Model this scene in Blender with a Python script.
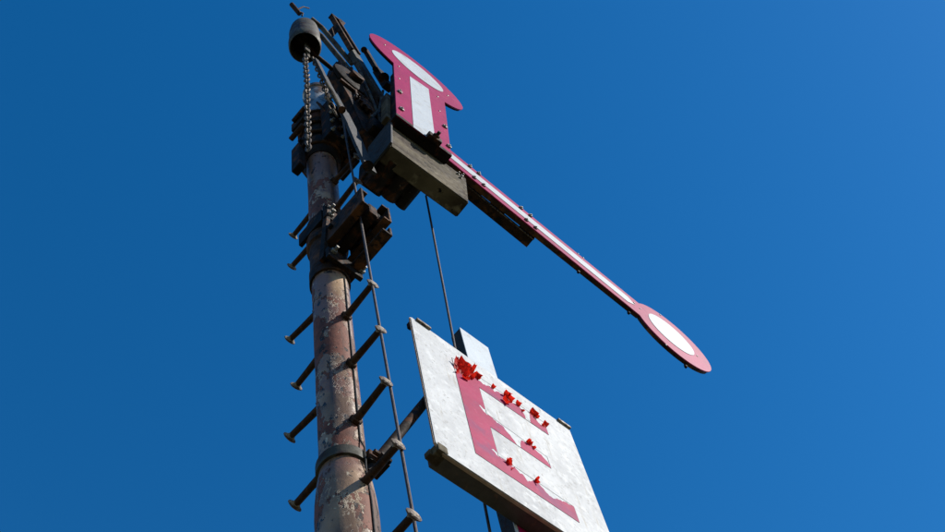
import bpy, bmesh, math, random
from mathutils import Vector, Matrix
from math import radians, sin, cos, pi, sqrt, atan2

random.seed(7)
for o in list(bpy.data.objects): bpy.data.objects.remove(o)
scene = bpy.context.scene

# ------------------------------------------------------------------ camera
FPX = 1200.0                      # focal length in pixels of the 945 px wide photograph
CX, CY = 472.5, 266.0
EL, AZ, RO = radians(63.906), radians(32.152), radians(-18.229)
CAM = Vector((-1.51857, -1.67477, 1.65))
fwd = Vector((cos(EL)*cos(AZ), cos(EL)*sin(AZ), sin(EL)))
r0 = fwd.cross(Vector((0, 0, 1))).normalized(); u0 = r0.cross(fwd)
right = r0*cos(RO) + u0*sin(RO); up = -r0*sin(RO) + u0*cos(RO)
cam_data = bpy.data.cameras.new('camera')
cam_data.sensor_width = 36.0; cam_data.lens = FPX/945.0*36.0
cam_data.clip_start = 0.05; cam_data.clip_end = 5000
cam = bpy.data.objects.new('camera', cam_data)
scene.collection.objects.link(cam)
cam.matrix_world = Matrix(((right.x, up.x, -fwd.x, CAM.x), (right.y, up.y, -fwd.y, CAM.y),
                           (right.z, up.z, -fwd.z, CAM.z), (0, 0, 0, 1)))
scene.camera = cam
scene.render.resolution_x, scene.render.resolution_y = 1024, 576

# ------------------------------------------------------------------ sky, sun, exposure
SUN_EL, SUN_AZ = radians(38), radians(304)          # azimuth counter-clockwise from +X
world = bpy.data.worlds.new('World'); scene.world = world; world.use_nodes = True
nt = world.node_tree; nt.nodes.clear()
sky = nt.nodes.new('ShaderNodeTexSky'); sky.sky_type = 'NISHITA'; sky.sun_disc = False
sky.sun_elevation = SUN_EL; sky.sun_rotation = pi/2 - SUN_AZ
sky.air_density = 1.0; sky.dust_density = 0.15; sky.ozone_density = 2.5; sky.altitude = 300
hsv = nt.nodes.new('ShaderNodeHueSaturation'); hsv.inputs['Saturation'].default_value = 1.38
bg = nt.nodes.new('ShaderNodeBackground'); bg.inputs['Strength'].default_value = 0.112
wo = nt.nodes.new('ShaderNodeOutputWorld')
nt.links.new(sky.outputs[0], hsv.inputs['Color']); nt.links.new(hsv.outputs[0], bg.inputs['Color'])
nt.links.new(bg.outputs[0], wo.inputs['Surface'])
sun_data = bpy.data.lights.new('sun', 'SUN'); sun_data.energy = 5.0; sun_data.angle = radians(0.5)
sun_data.color = (1.0, 0.94, 0.85)
sun = bpy.data.objects.new('sun', sun_data); scene.collection.objects.link(sun)
sdir = Vector((cos(SUN_EL)*cos(SUN_AZ), cos(SUN_EL)*sin(SUN_AZ), sin(SUN_EL)))
sun.rotation_euler = sdir.to_track_quat('Z', 'Y').to_euler()
sun.location = sdir*30
scene.view_settings.view_transform = 'Standard'; scene.view_settings.look = 'None'
scene.view_settings.exposure = 0.52; scene.view_settings.gamma = 1.0

# ------------------------------------------------------------------ pixel helpers (photo pixel -> point on a plane)
def ray(x, y): return right*((x-CX)/FPX) - up*((y-CY)/FPX) + fwd
def onY(px, py, Y): v = ray(px, py); return CAM + v*((Y-CAM.y)/v.y)
def onZ(px, py, Z): v = ray(px, py); return CAM + v*((Z-CAM.z)/v.z)

# ------------------------------------------------------------------ materials
MATS = {}
def _n(nt, t, **k):
    n = nt.nodes.new(t)
    for a, b in k.items(): setattr(n, a, b)
    return n
def material(name, layers, rough=(0.5, 0.7), metal=0.0, bump=0.3, bscale=60.0, spec=0.5, bdist=0.004, sub=None):
    """layers: list of (colour, noise scale, threshold, softness, distortion); the first is the ground colour"""
    m = bpy.data.materials.new(name); m.use_nodes = True; nt = m.node_tree; nt.nodes.clear()
    out = _n(nt, 'ShaderNodeOutputMaterial'); b = _n(nt, 'ShaderNodeBsdfPrincipled')
    nt.links.new(b.outputs[0], out.inputs[0])
    tc = _n(nt, 'ShaderNodeTexCoord'); co = tc.outputs['Object']
    col = None; hgt = None
    for i, L in enumerate(layers):
        c = tuple(x*.88 for x in L[0])
        if i == 0:
            nz = _n(nt, 'ShaderNodeTexNoise'); nz.inputs['Scale'].default_value = L[1]; nz.inputs['Detail'].default_value = 8
            nt.links.new(co, nz.inputs['Vector'])
            rp = _n(nt, 'ShaderNodeValToRGB'); rp.color_ramp.elements[0].position = .3; rp.color_ramp.elements[1].position = .72
            v = L[2]
            rp.color_ramp.elements[0].color = (*[x*(1-v) for x in c], 1); rp.color_ramp.elements[1].color = (*[min(1, x*(1+v)) for x in c], 1)
            nt.links.new(nz.outputs['Fac'], rp.inputs[0]); col = rp.outputs[0]
        else:
            mp = _n(nt, 'ShaderNodeMapping'); nt.links.new(co, mp.inputs[0])
            mp.inputs['Location'].default_value = (i*3.7, i*1.3, i*5.1)
            mp.inputs['Scale'].default_value = L[5] if len(L) > 5 else (1, 1, 1)
            nz = _n(nt, 'ShaderNodeTexNoise'); nz.inputs['Scale'].default_value = L[1]
            nz.inputs['Detail'].default_value = 9; nz.inputs['Roughness'].default_value = .62; nz.inputs['Distortion'].default_value = L[4]
            nt.links.new(mp.outputs[0], nz.inputs['Vector'])
            rp = _n(nt, 'ShaderNodeMapRange'); rp.interpolation_type = 'SMOOTHSTEP'
            rp.inputs['From Min'].default_value = L[2]-L[3]; rp.inputs['From Max'].default_value = L[2]+L[3]
            nt.links.new(nz.outputs['Fac'], rp.inputs['Value'])
            mx = _n(nt, 'ShaderNodeMix', data_type='RGBA')
            nt.links.new(rp.outputs[0], mx.inputs[0]); nt.links.new(col, mx.inputs[6]); mx.inputs[7].default_value = (*c, 1)
            col = mx.outputs[2]
            if L[3] < .06:
                if hgt is None: hgt = rp.outputs[0]
                else:
                    ad = _n(nt, 'ShaderNodeMath', operation='ADD'); nt.links.new(hgt, ad.inputs[0]); nt.links.new(rp.outputs[0], ad.inputs[1]); hgt = ad.outputs[0]
    nt.links.new(col, b.inputs['Base Color'])
    nz = _n(nt, 'ShaderNodeTexNoise'); nz.inputs['Scale'].default_value = bscale; nz.inputs['Detail'].default_value = 6
    nt.links.new(co, nz.inputs['Vector'])
    mr = _n(nt, 'ShaderNodeMapRange'); mr.inputs['To Min'].default_value = rough[0]; mr.inputs['To Max'].default_value = rough[1]
    mr.inputs['From Min'].default_value = .3; mr.inputs['From Max'].default_value = .7
    nt.links.new(nz.outputs['Fac'], mr.inputs['Value']); nt.links.new(mr.outputs[0], b.inputs['Roughness'])
    h = nz.outputs['Fac']
    if hgt is not None:
        ad = _n(nt, 'ShaderNodeMath', operation='MULTIPLY_ADD'); nt.links.new(hgt, ad.inputs[0]); ad.inputs[1].default_value = .8
        nt.links.new(h, ad.inputs[2]); h = ad.outputs[0]
    bp = _n(nt, 'ShaderNodeBump'); bp.inputs['Strength'].default_value = bump; bp.inputs['Distance'].default_value = bdist
    nt.links.new(h, bp.inputs['Height']); nt.links.new(bp.outputs[0], b.inputs['Normal'])
    b.inputs['Metallic'].default_value = metal; b.inputs['Specular IOR Level'].default_value = spec
    if sub:
        b.inputs['Transmission Weight'].default_value = 0
        tr = _n(nt, 'ShaderNodeBsdfTranslucent'); tr.inputs[0].default_value = (*sub, 1)
        ms = _n(nt, 'ShaderNodeMixShader'); ms.inputs[0].default_value = .4
        nt.links.new(b.outputs[0], ms.inputs[1]); nt.links.new(tr.outputs[0], ms.inputs[2]); nt.links.new(ms.outputs[0], out.inputs[0])
    MATS[name] = m
    return m

def mast_material():
    """ochre paint over red-brown primer, peeling in cracked patches with pale lifted rims and dark rust, streaked downwards"""
    m = bpy.data.materials.new('mast_paint'); m.use_nodes = True; nt = m.node_tree; nt.nodes.clear()
    out = _n(nt, 'ShaderNodeOutputMaterial'); b = _n(nt, 'ShaderNodeBsdfPrincipled'); nt.links.new(b.outputs[0], out.inputs[0])
    tc = _n(nt, 'ShaderNodeTexCoord'); co = tc.outputs['Object']
    def noise(scale, sc=(1, 1, 1), loc=(0, 0, 0), det=8, rough=.55):
        mp = _n(nt, 'ShaderNodeMapping'); mp.inputs['Scale'].default_value = sc; mp.inputs['Location'].default_value = loc
        nt.links.new(co, mp.inputs[0]); n = _n(nt, 'ShaderNodeTexNoise'); n.inputs['Scale'].default_value = scale
        n.inputs['Detail'].default_value = det; n.inputs['Roughness'].default_value = rough; nt.links.new(mp.outputs[0], n.inputs['Vector']); return n.outputs['Fac']
    def step(f, lo, hi):
        r = _n(nt, 'ShaderNodeMapRange'); r.interpolation_type = 'SMOOTHSTEP'; r.inputs['From Min'].default_value = lo; r.inputs['From Max'].default_value = hi
        nt.links.new(f, r.inputs['Value']); return r.outputs[0]
    def mix(f, a, c):
        x = _n(nt, 'ShaderNodeMix', data_type='RGBA'); nt.links.new(f, x.inputs[0])
        if isinstance(a, tuple): x.inputs[6].default_value = (*a, 1)
        else: nt.links.new(a, x.inputs[6])
        if isinstance(c, tuple): x.inputs[7].default_value = (*c, 1)
        else: nt.links.new(c, x.inputs[7])
        return x.outputs[2]
    def mul(a, c):
        x = _n(nt, 'ShaderNodeMath', operation='MULTIPLY'); nt.links.new(a, x.inputs[0])
        if isinstance(c, float): x.inputs[1].default_value = c
        else: nt.links.new(c, x.inputs[1])
        return x.outputs[0]
    paint = mix(step(noise(5, (1, 1, .5)), .35, .68), (.115, .066, .034), (.33, .215, .125))
    paint = mix(step(noise(2.2, loc=(4, 1, 2)), .50, .58), paint, (.165, .086, .055))
    primer = mix(step(noise(14, loc=(1, 5, 2)), .4, .65), (.135, .040, .020), (.065, .019, .009))
    big = noise(6.5, (1, 1, .5), (2.3, 0, 1.1), 10, .68)
    peel = step(big, .515, .535)
    col = mix(peel, paint, primer)
    rim = mul(step(big, .505, .520), step(noise(9, loc=(7, 7, 0)), .50, .58))
    inv = _n(nt, 'ShaderNodeMath', operation='SUBTRACT'); inv.inputs[0].default_value = 1.0; nt.links.new(step(big, .520, .532), inv.inputs[1])
    col = mix(mul(rim, inv.outputs[0]), col, (.48, .37, .25))
    streak = noise(16, (1, 1, .07), (0, 3, 0), 5)
    col = mix(mul(step(streak, .52, .66), .9), col, (.050, .026, .015))
    pits = noise(26, (1, 1, .6), (5, 2, 9), 8, .65)
    dark = step(pits, .585, .615); col = mix(dark, col, (.013, .008, .006))
    chips = mul(step(noise(30, (1, 1, .8), (9, 1, 4), 6), .66, .68), step(noise(3, loc=(3, 3, 8)), .45, .55)); col = mix(chips, col, (.42, .35, .26))
    nt.links.new(col, b.inputs['Base Color'])
    r = _n(nt, 'ShaderNodeMapRange'); r.inputs['To Min'].default_value = .40; r.inputs['To Max'].default_value = .75; nt.links.new(peel, r.inputs['Value']); nt.links.new(r.outputs[0], b.inputs['Roughness'])
    h = _n(nt, 'ShaderNodeMath', operation='MULTIPLY_ADD'); nt.links.new(peel, h.inputs[0]); h.inputs[1].default_value = -.7; nt.links.new(mul(pits, .6), h.inputs[2])
    h2 = _n(nt, 'ShaderNodeMath', operation='SUBTRACT'); nt.links.new(h.outputs[0], h2.inputs[0]); nt.links.new(mul(dark, .5), h2.inputs[1])
    bp = _n(nt, 'ShaderNodeBump'); bp.inputs['Strength'].default_value = .9; bp.inputs['Distance'].default_value = .006
    nt.links.new(h2.outputs[0], bp.inputs['Height']); nt.links.new(bp.outputs[0], b.inputs['Normal'])
    b.inputs['Specular IOR Level'].default_value = .4
    MATS['mast_paint'] = m
mast_material()
material('dark_iron', [((.011, .0075, .006), 14, .5), ((.070, .025, .009), 12, .57, .06, .4), ((.15, .11, .07), 26, .69, .02, .3)], rough=(.6, .9), bump=.5, bscale=40, spec=.12)
material('rusty_iron', [((.042, .020, .010), 12, .5), ((.12, .045, .014), 13, .57, .06, .4), ((.009, .006, .005), 18, .57, .04, .4)], rough=(.6, .9), bump=.5, bscale=50, spec=.14)
material('peg_head', [((.20, .155, .105), 20, .5), ((.055, .025, .012), 34, .50, .05, .4)], rough=(.5, .85), bump=.5, bscale=90)
material('galvanised', [((.38, .38, .37), 12, .3), ((.13, .085, .05), 10, .52, .05, .5), ((.02, .014, .011), 14, .58, .03, .5)], rough=(.3, .5), metal=.4, bump=.3, bscale=50)
material('weathered_grey', [((.088, .070, .042), 5, .5), ((.028, .018, .010), 5, .53, .10, .4, (.5, 1, 1.6)), ((.15, .125, .08), 11, .62, .06, .3), ((.008, .006, .004), 24, .64, .03, .3)], rough=(.65, .9), bump=.6, bscale=35, spec=.12)
material('grey_paint', [((.058, .054, .042), 10, .45), ((.028, .014, .008), 14, .54, .06, .4), ((.16, .14, .10), 22, .66, .04, .3)], rough=(.5, .8), bump=.4, bscale=50, spec=.2)
material('dark_grey', [((.028, .031, .034), 10, .4), ((.04, .018, .009), 18, .60, .05, .4)], rough=(.5, .75), bump=.4, bscale=60, spec=.2)
material('red_enamel', [((.29, .006, .068), 3, .14), ((.19, .006, .05), 22, .64, .08, .4), ((.33, .03, .11), 9, .66, .12, .4), ((.09, .025, .015), 40, .72, .03, .3), ((.16, .05, .03), 18, .70, .05, .3, (1, 1, .15))], rough=(.40, .47), bump=.06, bscale=25, spec=.08)
material('white_enamel', [((.43, .46, .49), 4, .08), ((.35, .35, .34), 12, .62, .10, .4), ((.26, .20, .15), 50, .75, .03, .2), ((.28, .22, .16), 18, .69, .06, .3, (1, 1, .15))], rough=(.42, .5), bump=.05, bscale=25, spec=.10)
material('sign_face', [((.45, .462, .475), 3, .14), ((.33, .34, .355), 4, .57, .16, .4, (1, 1, .6)), ((.52, .533, .545), 18, .58, .10, .3), ((.27, .27, .27), 55, .62, .08, .2), ((.16, .15, .14), 70, .70, .04, .2), ((.27, .24, .19), 24, .64, .07, .2, (1, 1, .10))], rough=(.5, .65), bump=.08, bscale=40, spec=.10)
material('clean_patch', [((.48, .50, .515), 8, .10), ((.34, .34, .34), 30, .60, .08, .4)], rough=(.6, .7), bump=.15, bscale=60, spec=.12)
material('red_film', [((.30, .005, .066), 5, .18), ((.20, .018, .09), 9, .58, .10, .4), ((.36, .04, .11), 30, .66, .06, .4)], rough=(.44, .52), bump=.2, bscale=30, spec=.045)
material('red_flake', [((.66, .018, .012), 20, .25)], rough=(.5, .6), bump=.2, bscale=40, sub=(.9, .045, .02), spec=.2)
material('aluminium_edge', [((.36, .25, .17), 30, .3)], rough=(.45, .65), metal=.2, bump=.1)
material('rail_metal', [((.040, .030, .022), 18, .4), ((.09, .045, .022), 22, .62, .06, .4)], rough=(.45, .7), metal=.1, bump=.3)
material('post_white', [((.43, .475, .52), 5, .08), ((.33, .34, .35), 16, .64, .1, .4)], rough=(.6, .7), bump=.1, bscale=30, spec=.12)
material('bolt_steel', [((.24, .23, .21), 60, .5), ((.05, .035, .025), 60, .54, .05, .4)], rough=(.3, .55), metal=.5, bump=.3, bscale=120)
material('chain_iron', [((.13, .09, .055), 40, .6), ((.025, .016, .012), 50, .52, .06, .5)], rough=(.45, .75), metal=.2, bump=.4, bscale=140)
material('wire_steel', [((.055, .038, .032), 30, .4)], rough=(.45, .65), metal=.3, bump=.2)
material('rope_dark', [((.012, .011, .010), 30, .4)], rough=(.8, .95), bump=.3)
material('concrete', [((.33, .32, .29), 4, .25), ((.20, .19, .17), 10, .6, .1, .5)], rough=(.8, .95), bump=.5, bscale=40)
material('ground', [((.085, .09, .045), .8, .5), ((.15, .13, .095), .35, .55, .12, .8), ((.05, .07, .025), 3, .58, .08, .8)], rough=(.85, 1), bump=.8, bscale=12, bdist=.05)
material('ballast', [((.17, .15, .13), 14, .5), ((.07, .06, .05), 22, .55, .06, .5)], rough=(.85, 1), bump=1, bscale=20, bdist=.04)

# ------------------------------------------------------------------ object helpers
COL = scene.collection
def thing(name, label, cat, loc=(0, 0, 0), mat=None, group=None):
    o = bpy.data.objects.new(name, None); COL.objects.link(o); o.empty_display_size = .1
    o.matrix_world = mat if mat is not None else Matrix.Translation(Vector(loc))
    o['label'] = label; o['category'] = cat
    if group: o['group'] = group
    return o
def obj(name, bm, mat, parent=None, world=True, smooth=False, label=None):
    """one mesh object; with a parent, world-space vertices are brought into the parent's frame"""
    bmesh.ops.recalc_face_normals(bm, faces=bm.faces)
    if parent is not None and world:
        p = parent; M = Matrix.Identity(4)
        while p is not None: M = p.matrix_basis @ M; p = p.parent
        bm.transform(M.inverted())
    me = bpy.data.meshes.new(name); bm.to_mesh(me); bm.free()
    me.materials.append(MATS[mat])
    if smooth:
        me.shade_smooth()
        try: me.set_sharp_from_angle(angle=radians(38))
        except Exception: pass
    o = bpy.data.objects.new(name, me); COL.objects.link(o)
    if parent is not None: o.parent = parent
    if label: o['label'] = label
    return o
def copy_mesh(src, parent, mat):
    o = src.copy(); COL.objects.link(o); o.parent = parent; o.matrix_basis = mat
    return o
def tag(o, label, cat, group=None, kind=None):
    o['label'] = label; o['category'] = cat
    if group: o['group'] = group
    if kind: o['kind'] = kind
    return o
def B(): return bmesh.new()
def add_box(bm, c, s, M=None, bev=0.0):
    T = (M or Matrix.Identity(4)) @ Matrix.Translation(Vector(c)) @ Matrix.Diagonal((*s, 1))
    g = bmesh.ops.create_cube(bm, size=1.0, matrix=T)
    if bev > 0:
        es = list({e for v in g['verts'] for e in v.link_edges})
        bmesh.ops.bevel(bm, geom=es, offset=bev, segments=2, affect='EDGES', profile=.6)
def frame_from(z, ref=Vector((0, 0, 1))):
    z = z.normalized()
    if abs(z.dot(ref)) > .98: ref = Vector((1, 0, 0))
    x = ref.cross(z).normalized(); y = z.cross(x)
    return x, y, z
def add_tube(bm, pts, r, n=12, caps=True):
    pts = [Vector(p) for p in pts]; rs = r if isinstance(r, (list, tuple)) else [r]*len(pts)
    rings = []
    x = None
    for i, p in enumerate(pts):
        d = (pts[min(i+1, len(pts)-1)] - pts[max(i-1, 0)])
        if x is None: x, y, z = frame_from(d)
        else:
            z = d.normalized(); x = (x - z*x.dot(z)).normalized(); y = z.cross(x)
        rings.append([bm.verts.new(p + (x*cos(2*pi*k/n) + y*sin(2*pi*k/n))*rs[i]) for k in range(n)])
    for a, b in zip(rings, rings[1:]):
        for k in range(n): bm.faces.new((a[k], a[(k+1) % n], b[(k+1) % n], b[k]))
    if caps: bm.faces.new(rings[0][::-1]); bm.faces.new(rings[-1])
def add_bar(bm, p, q, w, h, ref=Vector((0, 1, 0)), bev=0.0):
    """rectangular bar from p to q; h is measured along ref, w across it"""
    p, q = Vector(p), Vector(q); z = (q-p).normalized(); y = (ref - z*ref.dot(z)).normalized(); x = y.cross(z)
    M = Matrix((x, y, z)).transposed().to_4x4(); M.translation = (p+q)/2
    add_box(bm, (0, 0, 0), (w, h, (q-p).length), M, bev)
def add_lathe(bm, prof, n=32, M=None):
    M = M or Matrix.Identity(4); rings = []
    for r, z in prof:
        rings.append([bm.verts.new(M @ Vector((r*cos(2*pi*k/n), r*sin(2*pi*k/n), z))) for k in range(n)])
    for a, b in zip(rings, rings[1:]):
        for k in range(n): bm.faces.new((a[k], a[(k+1) % n], b[(k+1) % n], b[k]))
    return rings
def add_prism(bm, poly, y0, y1, M=None):
    """polygon in local XZ extruded along Y from y0 to y1"""
    M = M or Matrix.Identity(4)
    a = [bm.verts.new(M @ Vector((x, y0, z))) for x, z in poly]; b = [bm.verts.new(M @ Vector((x, y1, z))) for x, z in poly]
    bm.faces.new(a); bm.faces.new(b[::-1]); n = len(poly)
    for k in range(n): bm.faces.new((a[k], b[k], b[(k+1) % n], a[(k+1) % n]))
def circle(cx, cz, r, n=48): return [(cx + r*cos(2*pi*k/n), cz + r*sin(2*pi*k/n)) for k in range(n)]
def add_hex(bm, M, r=.012, h=.012, shank=.006, sl=.012):
    """bolt with its axis along local -Y"""
    R = M @ Matrix.Rotation(radians(90), 4, 'X')
    add_lathe_capped(bm, [(r, 0), (r, h*.85), (r*.85, h)], 6, R)
    add_lathe_capped(bm, [(shank, h), (shank, h+sl)], 8, R)
def add_lathe_capped(bm, prof, n=32, M=None):
    rg = add_lathe(bm, prof, n, M); bm.faces.new(rg[0][::-1]); bm.faces.new(rg[-1])

BOLT = {}
def bolts(parent, name, pts, r=.014, h=.012, sl=.014, mat='bolt_steel'):
    """alike bolts, each a part of its own that shares one mesh; pts are world points, axis along -Y"""
    p = parent; Mi = Matrix.Identity(4)
    while p is not None: Mi = p.matrix_basis @ Mi; p = p.parent
    Mi = Mi.inverted()
    for pt in pts:
        k = (r, h, sl, mat)
        if k not in BOLT:
            bm = B(); add_hex(bm, Matrix.Identity(4), r, h, r*.5, sl); BOLT[k] = o = obj(name, bm, mat, parent, world=False)
        else: o = copy_mesh(BOLT[k], parent, Matrix.Identity(4)); o.name = name
        o.matrix_basis = Mi @ Matrix.Translation(Vector(pt)) @ Matrix.Rotation(random.uniform(0, 1), 4, 'Y')

# ------------------------------------------------------------------ ground
bm = B()
N = 24; S = 900.0
vs = [[None]*(N+1) for _ in range(N+1)]
for i in range(N+1):
    for j in range(N+1):
        x = S*((i/N)*2-1)**3; y = S*((j/N)*2-1)**3
        vs[i][j] = bm.verts.new((x, y, 0.0 if abs(x)+abs(y) < 12 else .35*sin(x*.05)*cos(y*.043)))
for i in range(N):
    for j in range(N): bm.faces.new((vs[i][j], vs[i+1][j], vs[i+1][j+1], vs[i][j+1]))
g = obj('ground', bm, 'ground'); g['kind'] = 'structure'

# ------------------------------------------------------------------ signal mast
R = .080
mast = thing('signal_mast', 'tall rusty tubular steel mast with peeling brown paint and climbing pegs', 'mast')
bm = B()
prof = [(.100, .12), (.100, 4.55), (.1005, 4.68), (.098, 4.76), (.092, 4.84), (.084, 4.90), (R, 4.94)]
z = 5.1
while z < 8.55: prof.append((R + random.uniform(-.0012, .0012), z)); z += .16
prof.append((R, 8.58))
add_lathe_capped(bm, prof, 48)
obj('mast_tube', bm, 'mast_paint', mast, smooth=True)
bm = B()
add_lathe_capped(bm, [(.0815, 8.581), (.0815, 8.80), (.078, 8.81), (.078, 8.87), (.0815, 8.88), (.0815, 9.12), (.090, 9.13), (.090, 9.17), (.07, 9.19)], 40)
obj('head_cap', bm, 'galvanised', mast, smooth=True)
# clamp band that carries the sign's bracket, with its lug
bm = B()
add_lathe(bm, [(R+.003, 4.918), (R+.012, 4.920), (R+.012, 4.968), (R+.001, 4.970)], 40)
obj('clamp_band', bm, 'grey_paint', mast, smooth=True)
bm = B()
add_box(bm, (.052, -.092, 4.945), (.06, .03, .06), None, .006)
add_tube(bm, [(.03, -.12, 4.945), (.10, -.12, 4.945)], .010, 8)
add_tube(bm, [(.055, -.09, 4.93), (.055, -.14, 4.93)], .009, 8)
add_box(bm, (.088, -.080, 4.96), (.03, .07, .06), None, .003)
obj('clamp_lug', bm, 'dark_iron', mast)
# thin dark line down the mast, drawn as a tube
bm = B(); a = radians(277); ca, sa = cos(a), sin(a)
add_tube(bm, [(ca*(r+.004), sa*(r+.003), z) for r, z in ((.100, .2), (.100, 2.5), (.100, 4.55), (.1005, 4.68), (.092, 4.84), (.094, 4.91), (.094, 4.98), (R, 5.04), (R, 5.7), (R, 6.3))], .0032, 8)
obj('thin_dark_line', bm, 'rope_dark', mast, smooth=True)
# base
bm = B(); add_lathe_capped(bm, [(.19, .10), (.19, .13), (.12, .135), (.104, .22)], 40); obj('base_flange', bm, 'rusty_iron', mast)
bm = B(); add_box(bm, (0, 0, .03), (.75, .75, .18), None, .02); obj('footing', bm, 'concrete', mast)
# climbing pegs, both sides
def peg_mesh():
    bm = B()
    add_tube(bm, [(0, .0, 0), (0, -.10, 0), (0, -.182, .002)], [.0155, .0135, .0125], 12)
    return bm
def peg_head_mesh():
    bm = B(); M = Matrix.Rotation(radians(90), 4, 'X')
    add_lathe_capped(bm, [(.013, .172), (.016, .178), (.028, .185), (.029, .189), (.022, .193)], 16, M @ Matrix.Diagonal((1.0, .62, 1, 1)))
    return bm
rod0 = obj('climbing_peg', peg_mesh(), 'rusty_iron', mast, world=False, smooth=True)
hd0 = obj('peg_head', peg_head_mesh(), 'peg_head', rod0, world=False, smooth=True)
bm = B(); add_lathe_capped(bm, [(.021, .004), (.024, .007), (.024, .020), (.020, .023)], 6, Matrix.Rotation(radians(90), 4, 'X'))
nut0 = obj('base_nut', bm, 'rusty_iron', rod0, world=False)
specs = []
for z in (7.45, 7.06, 5.92, 5.54, 5.145, 4.775, 4.395, 4.01, 3.63, 3.24, 2.86, 2.48, 2.1): specs.append((z, 0, 1.0))
for z in (7.38, 6.985, 6.22, 5.87, 5.465, 5.06, 4.68, 4.29, 3.9, 3.52, 3.14, 2.76, 2.38): specs.append((z, 1, 1.0))
first = True
for z, side, k in specs:
    rad = (.098 if z < 4.75 else R) - .006
    ang = (pi if side else 0) + radians(random.uniform(-4, 4))
    M = Matrix.Translation((0, 0, z)) @ Matrix.Rotation(ang, 4, 'Z') @ Matrix.Translation((0, -rad, 0)) @ Matrix.Rotation(radians(random.uniform(-4, 3)), 4, 'X') @ Matrix.Rotation(random.uniform(-.4, .4), 4, 'Y')
    if first: rod0.matrix_basis = M; first = False
    else:
        r_ = copy_mesh(rod0, mast, M); copy_mesh(hd0, r_, Matrix.Identity(4)); copy_mesh(nut0, r_, Matrix.Identity(4))
# upper collar: the heavy dark clamp under the cap
bm = B()
add_lathe_capped(bm, [(.086, 7.86), (.108, 7.90), (.112, 8.05), (.102, 8.08), (.102, 8.33), (.114, 8.36), (.114, 8.52), (.088, 8.56)], 36)
obj('head_collar', bm, 'dark_iron', mast, smooth=True)
bm = B()
for zc, hh in ((7.98, .14), (8.44, .12)):
    add_box(bm, (-.115, .02, zc), (.05, .13, hh), None, .006)
    add_box(bm, (.13, -.06, zc), (.07, .15, hh), None, .006)
    add_tube(bm, [(-.16, -.01, zc), (-.05, -.01, zc)], .014, 8)
add_box(bm, (-.135, .03, 7.80), (.045, .07, .34), None, .008)
add_box(bm, (.03, -.135, 8.22), (.20, .075, .58), None, .008)
obj('collar_flange', bm, 'dark_iron', mast)
bm = B()
for zc in (7.93, 8.12, 8.30, 8.48): add_tube(bm, [(.10*cos(q/12*2*pi)*1.16, .10*sin(q/12*2*pi)*1.16, zc) for q in range(13)], .012, 8)
for x, z in ((-.15, 8.46), (-.17, 8.1), (.16, 8.2)): add_tube(bm, [(x, -.06, z), (x, .05, z)], .016, 8)
add_bar(bm, (-.10, -.12, 8.5), (.06, -.185, 7.98), .03, .012, bev=.002)
add_bar(bm, (.10, -.15, 8.5), (-.02, -.185, 8.02), .022, .012, bev=.002)
obj('collar_hoop', bm, 'rusty_iron', mast)
bolts(mast, 'collar_bolt', [(-.06+.07*q, -.174, zc) for zc in (7.95, 8.1, 8.25, 8.42, 8.5) for q in (0, 1)])

# ------------------------------------------------------------------ wire bracket lower on the mast
br = thing('mast_bracket', 'dark rusty bracket of paired channels clamped to the mast below the box', 'bracket', (0, -.08, 6.3))
bm = B()
add_lathe(bm, [(R+.002, 6.34), (R+.009, 6.342), (R+.009, 6.45), (R+.004, 6.46), (R+.004, 6.70), (R+.016, 6.71), (R+.016, 6.95), (R+.002, 6.955)], 36)
obj('clamp_ring', bm, 'rusty_iron', br, smooth=True)
bm = B()
for sx in (-1, 1):
    x0 = .078*sx
    add_box(bm, (x0, -.205, 6.62), (.012, .27, .16), None, .002)
    add_box(bm, (x0-.018*sx, -.205, 6.548), (.036, .266, .012), None, .002)
    add_box(bm, (x0-.018*sx, -.205, 6.692), (.036, .266, .012), None, .002)
obj('channel', bm, 'rusty_iron', br)
bm = B()
add_box(bm, (.055, -.165, 6.41), (.055, .33, .016), None, .002); add_box(bm, (.078, -.165, 6.45), (.012, .328, .075), None, .002)
obj('angle_iron', bm, 'rusty_iron', br)
bm = B()
add_box(bm, (0, -.20, 6.60), (.05, .24, .10), None, .01)
add_tube(bm, [(-.085, -.27, 6.63), (.085, -.27, 6.63)], .038, 16)
add_tube(bm, [(-.10, -.13, 6.63), (.10, -.13, 6.63)], .014, 8)
obj('guide_roller', bm, 'dark_iron', br)
bm = B()
add_box(bm, (-.09, .0, 6.85), (.02, .17, .12), None, .003); add_box(bm, (.0, -.105, 6.85), (.20, .022, .14), None, .004)
add_box(bm, (.0, -.10, 6.40), (.19, .022, .09), None, .004)
add_bar(bm, (-.085, -.115, 6.9), (-.085, -.06, 6.40), .02, .03)
obj('clamp_plate', bm, 'dark_iron', br)
bolts(br, 'clamp_bolt', [(-.075, -.117, 6.88), (.075, -.117, 6.88), (-.07, -.112, 6.41), (.085, -.112, 6.41), (-.075, -.117, 6.81), (.075, -.117, 6.81)], .016, .014, .02)

# ------------------------------------------------------------------ head frame: arms and box share it
def rotvec(v):
    v = Vector(v); return Matrix.Rotation(v.length, 4, v.normalized())
HM = Matrix.Translation((.04877, -.46, 7.2343)) @ rotvec([radians(a) for a in (0.7, 4.809, -2.627)])
HI = HM.inverted()
def hpx(px, py, v):
    o = HI @ CAM; d = HI.to_3x3() @ ray(px, py); k = (v-o.y)/d.y; q = o + d*k
    return q.x, q.z

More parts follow.
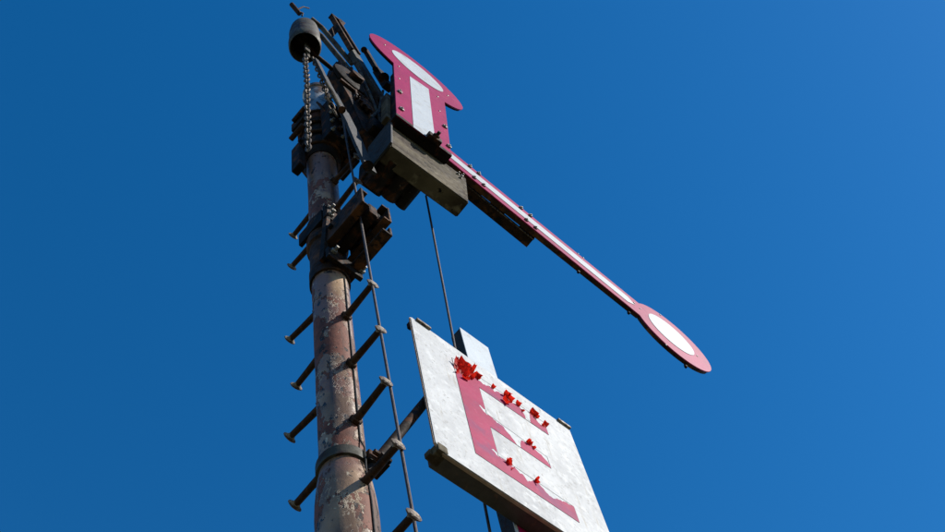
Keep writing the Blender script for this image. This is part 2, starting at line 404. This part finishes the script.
# bearing box
bx = thing('bearing_box', 'weathered grey bearing box under the upright signal arm', 'box', mat=HM.copy())
bm = B()
add_prism(bm, [(0, 0), (.488, 0), (.503, .408), (.002, .422)], 0, .10)
bmesh.ops.bevel(bm, geom=bm.edges[:], offset=.005, segments=2, affect='EDGES')
obj('casing', bm, 'weathered_grey', bx, world=False)
bm = B()
add_box(bm, (-.007, .085, .22), (.012, .20, .43), None, .003)
obj('side_plate', bm, 'dark_grey', bx, world=False)
bm = B()
add_box(bm, (.13, .145, .15), (.26, .085, .24), None, .01)
for u, r in ((.06, .055), (.155, .05), (.235, .035)):
    add_tube(bm, [(u, .06, .05), (u, .24, .06)], r, 16)
add_box(bm, (.06, .22, .18), (.14, .10, .26), None, .02)
obj('bearing', bm, 'dark_iron', bx, world=False)
bm = B()
add_box(bm, (-.024, .012, .68), (.030, .05, .50), None, .004)
obj('upright_strap', bm, 'weathered_grey', bx, world=False)
bm = B()
add_box(bm, (.17, .05, .43), (.36, .09, .03), None, .004)
obj('top_plate', bm, 'rusty_iron', bx, world=False)
bolts(bx, 'lug_bolt', [HM @ Vector(p) for p in ((.44, 0, .37), (.455, 0, .33), (.47, 0, .395))], .010, .008, .010)

# ---- upright arm (T)
def bolt_at(parent, u, v, w, first, r=.011):
    if first[0] is None:
        bm = B(); add_hex(bm, Matrix.Identity(4), r, .011, .006, .005)
        first[0] = obj('bolt', bm, 'bolt_steel', parent, world=False); o = first[0]
    else: o = copy_mesh(first[0], parent, Matrix.Identity(4))
    o.parent = parent; o.matrix_basis = Matrix.Translation((u, v, w)) @ Matrix.Rotation(random.uniform(0, 1), 4, 'Y')
    return o
def rivet_at(parent, u, v, w, first):
    if first[0] is None:
        bm = B(); add_lathe_capped(bm, [(.0075, 0), (.006, .003), (.003, .0045)], 8, Matrix.Rotation(radians(90), 4, 'X'))
        first[0] = obj('rivet', bm, 'bolt_steel', parent, world=False); o = first[0]
    else: o = copy_mesh(first[0], parent, Matrix.Identity(4))
    o.parent = parent; o.matrix_basis = Matrix.Translation((u, v, w))
def paddle(w0, w1, half_s, half_e, cz, r, cx=0.0, n=40):
    """stem from w0 up to a disc of radius r round (cx, cz); outline in (u, w)"""
    dz = sqrt(r*r - half_e*half_e); a0 = atan2(-dz, half_e); a1 = atan2(-dz, -half_e) + 2*pi
    pts = [(-half_s, w0), (half_s, w0)]
    for k in range(n+1):
        a = a0 + (a1-a0)*k/n; pts.append((cx + r*cos(a), cz + r*sin(a)))
    return pts
def ell(cx, cz, a_, b_, tilt, n=56):
    c_, s_ = cos(tilt), sin(tilt)
    return [(cx + a_*cos(2*pi*k/n)*c_ - b_*sin(2*pi*k/n)*s_, cz + a_*cos(2*pi*k/n)*s_ + b_*sin(2*pi*k/n)*c_) for k in range(n)]
def stem_ell(w0, half, cx, cz, a_, b_, tilt):
    e = ell(cx, cz, a_, b_, tilt); low = [i for i, (u, w) in enumerate(e) if abs(u) < half and w < cz]
    i0, i1 = min(low), max(low); ring = e[i1+1:] + e[:i0]
    return [(-half, w0), (half, w0)] + ring
VT = -.060
TM = HM @ Matrix.Translation((.171, VT, 0))
t = thing('semaphore_blade', 'upright crimson and white signal arm with round head above the box', 'signal arm', mat=TM, group='crimson and white signal arms')
CZ, CR = 1.772, .352
bm = B(); add_prism(bm, stem_ell(.372, .179, -.008, 1.800, .372, .300, radians(-13)), 0, .007); obj('arm_plate', bm, 'red_enamel', t, world=False)
bm = B(); add_prism(bm, ell(.0, 1.832, .205, .165, radians(-11)), -.0025, .001); obj('white_disc', bm, 'white_enamel', t, world=False)
bm = B(); add_prism(bm, [(-.071, .376), (.075, .376), (.075, 1.545), (-.071, 1.505)], -.0025, .001); obj('white_stripe', bm, 'white_enamel', t, world=False)
bm = B(); add_prism(bm, stem_ell(.368, .174, -.008, 1.800, .362, .290, radians(-13)), .0072, .022)
for sx in (-1, 1): add_box(bm, (.165*sx, .035, .90), (.020, .046, 1.05), None, .002)
add_box(bm, (0, .028, .392), (.37, .060, .040), None, .003)
obj('back_frame', bm, 'dark_iron', t, world=False)
fb = [None]; fr = [None]
for q in ((399.3, 92.6), (401, 109.8), (444.3, 127.3), (448.3, 147.1)):
    u, w = hpx(*q, VT); bolt_at(t, u-.171, -.0005, w, fb, .017)
for q in ((384.6, 45.2), (447.6, 95.9), (398.5, 66.8), (399, 79), (437.5, 97), (439.4, 111.4)):
    u, w = hpx(*q, VT); rivet_at(t, u-.171, -.0002, w, fr)
bm = B(); add_box(bm, (.055, -.014, .385), (.085, .034, .060), None, .006); add_hex(bm, Matrix.Translation((.055, -.030, .385)), .020, .014, .010, .02)
obj('hinge_block', bm, 'dark_iron', t, world=False)

# ---- drooping arm
VA = .08
ang = -math.atan(.2235)
AM = HM @ Matrix.Translation((.509, VA, 1.021)) @ Matrix.Rotation(-ang, 4, 'Y')
a = thing('semaphore_blade', 'long drooping crimson and white signal arm with round end pointing right', 'signal arm', mat=AM, group='crimson and white signal arms')
# local frame: s along +X, t along +Z
h0, h1 = .122, .122
S0, DC, DR = -.26, 1.688, .292
dz = sqrt(DR*DR - h1*h1)
def arm_outline(k=0.0, s0=S0, n=44):
    pts = [(s0, -h0+k), (DC-dz, -h1+k)]
    a0 = atan2(-h1, -dz); a1 = atan2(h1, -dz)
    a0 = a0 if a0 > -pi else a0; 
    for i in range(n+1):
        an = (a0) + (a1 - a0)*i/n
        pts.append((DC + (DR-k)*cos(an), (DR-k)*sin(an)))
    pts.append((s0, h0-k)); return pts
bm = B(); add_prism(bm, arm_outline(), 0, .007); obj('arm_plate', bm, 'red_enamel', a, world=False)
bm = B(); add_prism(bm, circle(DC-.018, .012, .178), -.0025, .001); obj('white_disc', bm, 'white_enamel', a, world=False)
bm = B(); add_prism(bm, [(S0+.02, -.050), (1.330, -.052), (1.385, .000), (1.335, .056), (S0+.02, .046)], -.0025, .001); obj('white_stripe', bm, 'white_enamel', a, world=False)
bm = B()
# flanged back: deep near the root, shallow at the end
for t_, sgn in ((-.115, -1), (.115, 1)):
    vs_ = []
    for s, d in ((S0, .046), (1.42, .030)):
        for tt in (t_-.006, t_+.006):
            for v in (.0072, d): vs_.append(bm.verts.new((s, v, tt)))
    q = vs_
    for f in ((0, 1, 3, 2), (4, 6, 7, 5), (0, 4, 5, 1), (2, 3, 7, 6), (1, 5, 7, 3), (0, 2, 6, 4)): bm.faces.new([q[i] for i in f])
ol = arm_outline(.006); add_prism(bm, ol, .0072, .016)
ring = circle(DC, 0, .282, 44)
add_prism(bm, ring, .0162, .030)
obj('back_frame', bm, 'rusty_iron', a, world=False)
fb2 = [None]; fr2 = [None]
AI = AM.inverted()
def apx(px, py):
    u, w = hpx(px, py, VA); q = AI @ (HM @ Vector((u, VA, w))); return q.x, q.z
for q in ((160, 85), (207, 123), (432, 300), (480, 345), (180, 150), (230, 190), (457, 375), (505, 420)):
    sx, tz = apx(440+q[0]/5.317, 150+q[1]/5.317); tz = max(-.088, min(.088, tz)); bolt_at(a, sx, -.0005, tz, fb2, .014)
for q in ((578, 254), (583, 258), (660, 315), (666, 345), (697, 356), (640, 309), (634, 303)):
    sx, tz = apx(*q); rivet_at(a, sx, -.0002, tz, fr2)
for sx_ in (.98, 1.36, 1.78):
    yb = -.112 if sx_ < 1.42 else -sqrt(.282**2-(sx_-DC)**2)
    bm = B(); add_box(bm, (sx_, .026, yb-.022), (.014, .016, .05), None, .002); obj('drip_lug', bm, 'dark_iron', a, world=False)
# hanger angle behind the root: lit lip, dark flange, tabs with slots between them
def apv(px, py, y):
    u, w = hpx(px, py, VA+y); q = AI @ (HM @ Vector((u, VA+y, w))); return q.x, q.z
HY_ = .076
sA, tA = apv(462, 181, HY_); sB, tB = apv(534, 239.3, HY_); tm = (tA+tB)/2
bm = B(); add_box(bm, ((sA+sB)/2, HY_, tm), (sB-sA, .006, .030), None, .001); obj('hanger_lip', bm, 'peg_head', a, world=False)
bm = B(); add_box(bm, ((sA+sB)/2, HY_+.035, tm+.005), (sB-sA-.004, .062, .012), None, .002); obj('hanger_flange', bm, 'rusty_iron', a, world=False)
e0, e1, e2, e3 = [apv(*q, HY_)[0] for q in ((481.5, 194.5), (490, 202.5), (504, 214), (519, 226))]
for x0, x1 in ((sA-.05, e0), (e1, e2), (e3, sB-.003)):
    bm = B(); add_box(bm, ((x0+x1)/2, HY_-.026, tm-.004), (x1-x0, .044, .008), None, .001); obj('hanger_tab', bm, 'rusty_iron', a, world=False)
# root lever and shaft
bm = B()
add_tube(bm, [(-.16, .02, 0), (-.16, .16, 0)], .05, 20); add_box(bm, (-.08, .045, 0), (.34, .05, .12), None, .006)
obj('root_shaft', bm, 'dark_iron', a, world=False)

# ------------------------------------------------------------------ gear case behind the arms
def P(px, py, Y): return onY(px, py, Y)
gc = thing('gear_case', 'black iron gear case with crank wheel behind the upright arm', 'gear case', (.1, -.25, 7.75))
bm = B()
add_prism(bm, [(-.10, 8.88), (-.14, 8.55), (-.03, 8.22), (.02, 7.80), (.12, 7.72), (.25, 8.12), (.26, 8.80), (.10, 8.98)], -.32, -.225)
bmesh.ops.bevel(bm, geom=bm.edges[:], offset=.008, segments=2, affect='EDGES')
add_box(bm, (.10, -.20, 8.15), (.16, .06, .5), None, .01)
obj('case', bm, 'dark_iron', gc)
MY = Matrix.Rotation(radians(90), 4, 'X')
bm = B()
add_lathe_capped(bm, [(.02, .0), (.13, .0), (.145, .008), (.145, .028), (.13, .034), (.05, .036), (.045, .07), (.02, .075)], 36, Matrix.Translation((-.01, -.32, 8.56)) @ MY)
obj('crank_wheel', bm, 'dark_iron', gc, smooth=True)
bm = B()
add_bar(bm, (.02, -.345, 8.62), (.20, -.345, 8.05), .05, .022, bev=.004)
add_bar(bm, (.10, -.335, 8.78), (.235, -.335, 8.66), .03, .02, bev=.003)
add_tube(bm, [(.17, -.40, 7.9), (.17, -.22, 7.9)], .06, 18)
add_tube(bm, [(.20, -.42, 8.45), (.20, -.24, 8.45)], .035, 16)
add_box(bm, (.10, -.33, 7.86), (.10, .10, .16), None, .02)
add_box(bm, (.145, -.33, 7.80), (.05, .06, .13), None, .012)
obj('crank', bm, 'dark_iron', gc)
bm = B()
for k, (x, z0, z1) in enumerate(((-.09, 8.52, 8.86), (.0, 8.25, 8.9), (.09, 7.85, 8.92), (.17, 7.95, 8.88), (.245, 8.15, 8.8))):
    add_box(bm, (x, -.331, (z0+z1)/2), (.014, .022, z1-z0), None, .003)
add_box(bm, (.06, -.331, 8.40), (.34, .018, .03), None, .003)
obj('rib_frame', bm, 'rusty_iron', gc)
bm = B()
add_tube(bm, [(.03, -.36, 8.9), (.10, -.365, 8.3), (.155, -.36, 7.75)], .010, 8)
add_tube(bm, [(.21, -.37, 8.75), (.13, -.37, 8.2), (.06, -.36, 7.95)], .009, 8)
obj('push_rod', bm, 'grey_paint', gc, smooth=True)
bm = B()
MG = Matrix.Translation((.10, -.345, 8.22))
for k in range(14):
    add_box(bm, (0, 0, .085), (.018, .022, .03), MG @ Matrix.Rotation(2*pi*k/14, 4, 'Y'), 0)
add_lathe_capped(bm, [(.02, -.01), (.078, -.009), (.078, .010), (.02, .012)], 24, MG @ MY)
obj('gear_wheel', bm, 'rusty_iron', gc)
bolts(gc, 'case_bolt', [(x, -.321, z) for x, z in ((-.06, 8.75), (.22, 8.75), (.0, 8.3), (.22, 8.2), (.08, 7.95), (.1, 8.85))])

# ------------------------------------------------------------------ slanting davit beam over the mast head
YB = -.36
dv = thing('davit_beam', 'slanting grey twin rail beam rising left of the upright arm', 'beam', tuple(P(381, 95, YB)))
p0, p1, pm = P(384, 101, YB), P(333.5, 18, YB), P(355, 53, YB)
d = (p1-p0).normalized(); side = Vector((0, 1, 0)).cross(d).normalized()
bm = B()
add_bar(bm, p0, pm+d*.05, .062, .012, bev=.002)
for s in (-1, 1): add_bar(bm, p0+side*.030*s+Vector((0, .018, 0)), pm+side*.030*s+Vector((0, .018, 0)), .010, .036, bev=.002)
obj('web', bm, 'grey_paint', dv)
bm = B(); add_bar(bm, pm+side*-.031, p1+side*-.022, .016, .036, bev=.002); obj('rail', bm, 'rusty_iron', dv)
bm = B(); add_bar(bm, pm+side*.031, p1+side*.030-d*.03, .016, .036, bev=.002); obj('rail', bm, 'rusty_iron', dv)
bm = B(); add_bar(bm, p1+side*-.035-d*.01, p1+side*.05-d*.03, .02, .04, bev=.002)
add_bar(bm, P(342, 22, -.345), P(329, 36, -.30), .05, .02, bev=.002)
obj('end_tie', bm, 'dark_iron', dv)
# fittings along the beam's right side
bm = B()
add_bar(bm, P(365, 50, -.34), P(378, 72, -.34), .035, .03, bev=.003)
add_tube(bm, [P(364, 50, -.37), P(364, 50, -.30)], .022, 10); add_tube(bm, [P(375, 69, -.38), P(375, 69, -.30)], .018, 10)
add_bar(bm, P(378, 72, -.34), P(388, 88, -.36), .06, .05, bev=.006)
add_tube(bm, [P(384, 78, -.38), P(384, 78, -.28)], .035, 12)
obj('pivot_arm', bm, 'dark_iron', dv)

# ------------------------------------------------------------------ hoist hood, bars, lever
HX, HY = -.335, -.30
hd = thing('hoist_hood', 'weathered bell shaped hoist hood hanging at the top left of the mast', 'hood', (HX, HY, 8.66))
bm = B(); T = Matrix.Translation((HX, HY, 0))
rg = add_lathe(bm, [(.070, 8.80), (.082, 8.72), (.090, 8.66), (.096, 8.67), (.098, 8.75), (.092, 8.80), (.094, 8.96), (.086, 9.06), (.064, 9.14), (.030, 9.18), (.028, 9.22), (.001, 9.225)], 32, T)
obj('hood', bm, 'grey_paint', hd, smooth=True)
bm = B(); add_lathe_capped(bm, [(.080, 8.78), (.075, 8.79)], 28, T); add_tube(bm, [(HX-.06, HY, 8.745), (HX+.06, HY, 8.745)], .012, 8); obj('inner_plate', bm, 'dark_iron', hd)
bm = B(); add_box(bm, (HX+.005, HY-.012, 8.66), (.035, .012, .20), None, .003); add_box(bm, (HX+.03, HY+.02, 8.62), (.02, .03, .14), None, .003); obj('strap', bm, 'grey_paint', hd)
bm = B(); q0 = P(299.5, 14, -.3); q1 = P(291.5, 4.5, -.3)
add_tube(bm, [q0, q1], .016, 10); obj('pin', bm, 'rusty_iron', hd, smooth=True)
bm = B(); add_tube(bm, [P(298, 9.5, -.3), P(303, 7, -.3), P(309, 8.5, -.3)], .005, 6); add_tube(bm, [P(299, 12, -.31), P(303, 13.5, -.31), P(302, 16, -.31)], .006, 6); obj('split_wire', bm, 'dark_iron', hd)
bm = B(); add_tube(bm, [P(311, 19, -.3), P(322, 28, -.3), P(352, 64, -.3)], .017, 12); obj('stay_bar', bm, 'grey_paint', hd, smooth=True)
bm = B(); add_tube(bm, [P(312, 29, -.29), P(322, 37, -.29), P(350, 71, -.29)], .018, 12); obj('stay_bar', bm, 'grey_paint', hd, smooth=True)
bm = B(); add_tube(bm, [P(311, 52, -.3), P(320, 59, -.3), P(338, 74, -.3)], .014, 10); obj('stay_bar', bm, 'dark_iron', hd, smooth=True)
lv = thing('crank_lever', 'curved grey flat lever dropping from the hood to the bearing box', 'lever', tuple(P(371, 172, -.34)))
bm = B()
pts = [P(316, 60, -.31), P(324, 76, -.315), P(333, 93, -.32), P(343, 111, -.325), P(352, 129, -.33), P(361, 150, -.335), P(370, 170, -.34)]
ws = [.028, .03, .04, .06, .07, .075, .06]
for i in range(len(pts)-1): add_bar(bm, pts[i], pts[i+1] + (pts[i+1]-pts[i]).normalized()*.01, (ws[i]+ws[i+1])/2, .016 + .0004*i, bev=.002)
obj('lever_bar', bm, 'dark_grey', lv)
bm = B(); add_tube(bm, [P(368, 166, -.40), P(368, 166, -.28)], .026, 14); obj('pivot_pin', bm, 'dark_iron', lv, smooth=True)
bm = B(); add_tube(bm, [P(342, 110, -.35), P(342, 110, -.29)], .02, 12); obj('pivot_pin', bm, 'dark_iron', lv, smooth=True)
bm = B(); add_tube(bm, [P(326, 82, -.335), P(333, 95, -.34), P(341, 110, -.345)], [.007, .012, .008], 8); obj('edge_strip', bm, 'weathered_grey', lv, smooth=True)

# ------------------------------------------------------------------ chains
def chain(name, path, label, pitch=.042):
    bm = B(); pts = [Vector(p) for p in path]
    seg = [(pts[i], pts[i+1]) for i in range(len(pts)-1)]; k = 0; carry = 0.0
    for A_, B_ in seg:
        L = (B_-A_).length; dirv = (B_-A_)/L; s = carry
        while s < L:
            c = A_ + dirv*s; x, y, z = frame_from(dirv, Vector((.3, .8, .1)))
            rt = radians((45 if k % 2 else -45) + random.uniform(-14, 14)); xx = x*cos(rt) + y*sin(rt); yy = z.cross(xx)
            n1, n2 = 12, 6; rings = []
            for i in range(n1):
                t_ = 2*pi*i/n1; ctr = c + z*(.026*sin(t_)*1.0) + xx*(.0135*cos(t_)); rad = (z*(.026*sin(t_))*.6 + xx*(.0135*cos(t_))).normalized()
                rings.append([bm.verts.new(ctr + (rad*cos(2*pi*j/n2) + yy*sin(2*pi*j/n2))*.0056) for j in range(n2)])
            for i in range(n1):
                for j in range(n2): bm.faces.new((rings[i][j], rings[(i+1) % n1][j], rings[(i+1) % n1][(j+1) % n2], rings[i][(j+1) % n2]))
            k += 1; s += pitch
        carry = s - L
    o = obj(name, bm, 'chain_iron', smooth=True)
    return tag(o, label, 'chain')
c0 = P(305, 57, -.31)
chain('hoist_chain', [c0, Vector((c0.x+.005, c0.y, 7.95)), Vector((c0.x+.02, c0.y+.03, 6.90))], 'rusty chain hanging straight down from the hood past the mast')
chain('hoist_chain', [P(314, 60, -.30), P(322, 80, -.29), P(328, 100, -.27), P(338, 118, -.24)], 'rusty chain slanting right from the hood to the mast head')

# ------------------------------------------------------------------ wires
def wire(px0, Y0, px1, Y1, r, label):
    A_ = P(*px0, Y0); B_ = P(*px1, Y1); d_ = B_-A_; k = (0.25-A_.z)/d_.z; E_ = A_ + d_*k
    bm = B(); add_tube(bm, [A_, A_+d_*.5, B_, E_], r, 8)
    return tag(obj('signal_wire', bm, 'wire_steel', smooth=True), label, 'wire', 'steel signal wires')
wire((338, 92), -.27, (416, 532), -.25, .0055, 'thin steel wire running down beside the mast in front of the pegs')
wire((426, 196), -.30, (490, 532), -.075, .0055, 'thin steel wire running down behind the lettered sign')

# ------------------------------------------------------------------ lettered sign
YS = -.22
KS = (YS-CAM.y)/(-.40-CAM.y)                       # letter and panel were measured on the plane Y = -.40
def sx(x): return CAM.x + (x-CAM.x)*KS
def sz(z): return CAM.z + (z-CAM.z)*KS
SX0, SX1, SZ0, SZ1 = sx(.010), sx(.802), sz(4.603), sz(5.445)
sg = thing('letter_sign', 'white metal sign with peeling crimson letter E beside the mast', 'sign', ((SX0+SX1)/2, YS, SZ0))
def chamfer_rect(x0, x1, z0, z1, c):
    return [(x0+c, z0), (x1-c, z0), (x1, z0+c), (x1, z1-.006), (x1-.006, z1), (x0+.006, z1), (x0, z1-.006), (x0, z0+c)]
bm = B(); add_prism(bm, chamfer_rect(SX0, SX1, SZ0, SZ1, .035), YS, YS+.003); obj('panel', bm, 'sign_face', sg)
bm = B()
ol = chamfer_rect(SX0-.003, SX1+.003, SZ0-.003, SZ1+.003, .035); il = chamfer_rect(SX0+.004, SX1-.004, SZ0+.004, SZ1-.004, .035)
for i in range(8):
    j = (i+1) % 8
    add_prism(bm, [ol[i], ol[j], il[j], il[i]], YS+.0035, YS+.010)
obj('edge_rim', bm, 'aluminium_edge', sg)
# rails behind, clamped to the post
bm = B(); add_box(bm, ((SX0+SX1)/2+.02, YS+.048, SZ0+.020), (SX1-SX0-.02, .060, .036), None, .003); obj('lower_rail', bm, 'rail_metal', sg)
bm = B(); add_box(bm, ((SX0+SX1)/2+.02, YS+.014, SZ0+.004), (SX1-SX0-.03, .006, .010), None, .001); obj('rail_lip', bm, 'aluminium_edge', sg)
bm = B(); add_box(bm, (SX0+.030, YS+.030, SZ0+.022), (.046, .066, .046), None, .008); add_box(bm, (SX0+.012, YS+.045, SZ0+.016), (.03, .03, .03), None, .004)
obj('rail_end_clamp', bm, 'weathered_grey', sg)
bm = B(); add_box(bm, ((SX0+SX1)/2+.03, YS+.045, SZ1-.12), (SX1-SX0-.12, .06, .04), None, .003); obj('upper_rail', bm, 'rail_metal', sg)
bm = B(); add_box(bm, (SX0+.006, YS+.016, SZ1-.045), (.016, .026, .04), None, .003); obj('rail_end_clamp', bm, 'dark_iron', sg)
for x in (SX0+.065, SX1-.035):
    bm = B(); add_box(bm, (x, YS+.004, SZ1+.003), (.075, .030, .014), None, .002); obj('edge_clip', bm, 'peg_head', sg)
# strut from the mast clamp to the back of the panel
bm = B()
add_tube(bm, [onY(367, 473, -.075), onY(426.6, 400, -.185), onY(445, 377, -.195)], .0185, 16)
obj('bracket_arm', bm, 'dark_iron', sg, smooth=True)
# clean patch under the letter and its dark outline
E_OUT = [(.188, 4.732), (.638, 4.732), (.638, 4.818), (.300, 4.818), (.300, 4.990), (.581, 4.990), (.581, 5.058), (.300, 5.072), (.300, 5.245), (.641, 5.254), (.641, 5.336), (.188, 5.336)]
E_OUT = [(sx(x), sz(z)) for x, z in E_OUT]
bm = B(); add_prism(bm, E_OUT, YS-.0006, YS+.0005); obj('clean_patch', bm, 'clean_patch', sg)
bm = B()
for i in range(len(E_OUT)):
    p, q = Vector(E_OUT[i]), Vector(E_OUT[(i+1) % len(E_OUT)]); n_ = Vector((-(q-p).y, (q-p).x)).normalized()*.0016
    add_prism(bm, [tuple(p-n_), tuple(q-n_), tuple(q+n_), tuple(p+n_)], YS-.0009, YS+.0004)
obj('letter_outline', bm, 'rope_dark', sg)
# remaining film: pieces with torn upper edges
def torn(pts_top, pts_bottom, amp=.006, step=.012):
    """upper edge gets a ragged tear, lower edge stays clean"""
    rag = []
    for (x0, z0), (x1, z1) in zip(pts_top, pts_top[1:]):
        n = max(2, int(sqrt((x1-x0)**2+(z1-z0)**2)/step))
        for k in range(n):
            f = k/n; rag.append((x0+(x1-x0)*f + random.uniform(-amp, amp)*.5, z0+(z1-z0)*f + random.uniform(-amp, amp)))
    rag.append(pts_top[-1]); return rag + pts_bottom
YF = YS - .0012
def on_outline(p, q):
    return (abs(p[0]-q[0]) < 1e-6 or abs(p[1]-q[1]) < 1e-6) or (abs(p[1]-q[1]) < .012 and abs(p[0]-q[0]) > .12)
def ragged(poly, amp=.0042, step=.007):
    out = []
    for i_, p in enumerate(poly):
        q = poly[(i_+1) % len(poly)]; out.append(p)
        if on_outline(p, q): continue
        n = int(sqrt((p[0]-q[0])**2 + (p[1]-q[1])**2)/step)
        for k in range(1, n):
            f = k/n; out.append((p[0]+(q[0]-p[0])*f + random.uniform(-amp, amp)*.5, p[1]+(q[1]-p[1])*f + random.uniform(-amp, amp)))
    return out
films = [
    [(.188, 5.235), (.203, 5.275), (.222, 5.245), (.245, 5.270), (.270, 5.275), (.299, 5.310), (.33, 5.295), (.365, 5.318), (.385, 5.300), (.41, 5.325), (.44, 5.330), (.468, 5.305), (.49, 5.322), (.512, 5.322), (.530, 5.275),
     (.526, 5.2508), (.300, 5.245), (.300, 5.10), (.292, 5.092), (.278, 5.104), (.270, 5.094), (.300, 5.064), (.325, 5.070), (.345, 5.054), (.37, 5.062), (.385, 5.040), (.40, 5.030), (.415, 5.008), (.422, 4.990), (.300, 4.990),
     (.300, 4.835), (.285, 4.842), (.272, 4.830), (.300, 4.812), (.328, 4.818), (.345, 4.804), (.37, 4.814), (.39, 4.795), (.405, 4.802), (.42, 4.775), (.432, 4.788), (.452, 4.810), (.475, 4.814), (.495, 4.80), (.515, 4.778), (.54, 4.782), (.558, 4.795), (.58, 4.798), (.60, 4.812), (.622, 4.813), (.638, 4.817),
     (.638, 4.732), (.188, 4.732)],
    [(.552, 5.252), (.556, 5.285), (.566, 5.325), (.585, 5.333), (.60, 5.300), (.622, 5.295), (.641, 5.318), (.641, 5.254)],
    [(.440, 4.990), (.446, 5.022), (.456, 5.048), (.48, 5.056), (.505, 5.057), (.525, 5.050), (.55, 5.044), (.568, 5.025), (.581, 5.008), (.581, 4.990)],
]
films = [ragged(f) for f in films]
for pl in films:
    bm = B(); add_prism(bm, [(sx(x), sz(z)) for x, z in pl], YF, YF+.0009); obj('letter_film', bm, 'red_film', sg)
# curled flakes
def flake(x, z, dx, dz, L, W, curl, seed):
    rnd = random.Random(seed); bm = B(); n, m_ = 7, 4; d_ = Vector((dx, dz)).normalized(); s_ = Vector((-d_.y, d_.x)); rows = []
    th = 0.0; pos = 0.0; off = 0.0
    fan = rnd.random() < .6; skew = rnd.uniform(-.35, .35)
    for i in range(n+1):
        f = i/n; wid = W*((.75 + .9*f*(1-.6*f)) if fan else (1.0 - .6*f**1.5)); row = []
        for j in range(m_+1):
            g_ = j/m_ - .5; sag = .5*W*(g_*g_)*f
            edge = rnd.uniform(-.16, .10)*L*(f > .7)*(1 if fan else .45)
            px_ = d_*(pos + edge) + s_*(g_*wid + skew*W*f)
            row.append(bm.verts.new((x + px_.x, YF - .0006 - off - sag*rnd.uniform(.4, 1.2), z + px_.y)))
        rows.append(row)
        th += curl*.55/n; pos += L/n*cos(th); off += L/n*sin(th)
    for a_, b_ in zip(rows, rows[1:]):
        for j in range(m_): bm.faces.new((a_[j], a_[j+1], b_[j+1], b_[j]))
    bmesh.ops.solidify(bm, geom=bm.faces[:], thickness=.0008)
    obj('peeled_flake', bm, 'red_flake', sg, smooth=True)
FL = [(.203, 5.262, -.15, 1, .070, .040, .8), (.212, 5.250, .35, .9, .075, .055, 1.2), (.224, 5.245, .9, .4, .05, .040, 1.9), (.200, 5.235, -.6, .5, .035, .03, 2.2), (.232, 5.235, .2, -1, .03, .04, 2.4),
      (.256, 5.268, .25, 1, .075, .032, 1.5), (.262, 5.270, .8, .5, .045, .028, 2.4), (.288, 5.300, .35, 1, .045, .030, 1.6), (.300, 5.305, .9, .5, .03, .022, 2.2), (.375, 5.312, .2, 1, .030, .018, 1.8),
      (.445, 5.322, -.2, 1, .042, .036, 2.6), (.456, 5.315, .6, .8, .038, .030, 2.9), (.43, 5.275, -.6, -.5, .035, .034, 2.2), (.440, 5.280, .5, -.6, .03, .026, 2.4), (.502, 5.318, .1, 1, .030, .026, 2.3), (.515, 5.300, 1, .3, .02, .02, 2.2),
      (.572, 5.322, .45, .9, .046, .036, 1.5), (.590, 5.325, .9, .4, .030, .026, 2.3), (.630, 5.300, .5, 1, .042, .024, 1.2), (.622, 5.290, -.3, 1, .022, .02, 2.2),
      (.488, 5.055, .2, 1, .036, .024, 2.7), (.502, 5.056, -.4, .8, .030, .026, 2.4), (.508, 5.050, .8, .6, .022, .02, 2.4),
      (.345, 4.810, .1, 1, .036, .022, 2.7), (.356, 4.810, -.6, .6, .030, .026, 2.3), (.335, 4.800, .5, .6, .026, .022, 2.5), (.350, 4.790, .7, -.4, .022, .02, 2.5), (.465, 4.812, .2, 1, .036, .018, 2.5), (.456, 4.806, .8, .3, .026, .02, 2.4)]
for i, f in enumerate(FL): flake(sx(f[0]), sz(f[1]), f[2], f[3], f[4]*(.95 if f[4] > .06 else .72), f[5]*.95, f[6]/.70, i)

# ------------------------------------------------------------------ post behind the sign
YP = -.140
q0, q1 = P(460, 327.5, YP), P(488, 347.8, YP)
ps = thing('marker_post', 'pale grey upright post behind the lettered sign with a crimson lower face', 'post', ((q0.x+q1.x)/2, YP+.03, 0))
wv = q1.x-q0.x; cxp = (q0.x+q1.x)/2; zt = q0.z
bm = B(); add_box(bm, (cxp, YP+.034, zt/2+.05), (wv, .060, zt-.1), None, .003); obj('post_body', bm, 'dark_grey', ps)  # dark grey steel body; its colour also stands in for shade on the side
bm = B(); add_box(bm, (cxp, YP+.002, zt/2+.052), (wv+.003, .004, zt-.1), None, .001); obj('white_face', bm, 'post_white', ps)
bm = B(); add_box(bm, (cxp+.006, YP-.0008, 3.35), (wv-.016, .002, 4.0), None, 0); obj('crimson_face', bm, 'red_enamel', ps)
bm = B(); add_box(bm, (cxp, YP+.03, .06), (.4, .4, .2), None, .02); obj('post_footing', bm, 'concrete', ps)
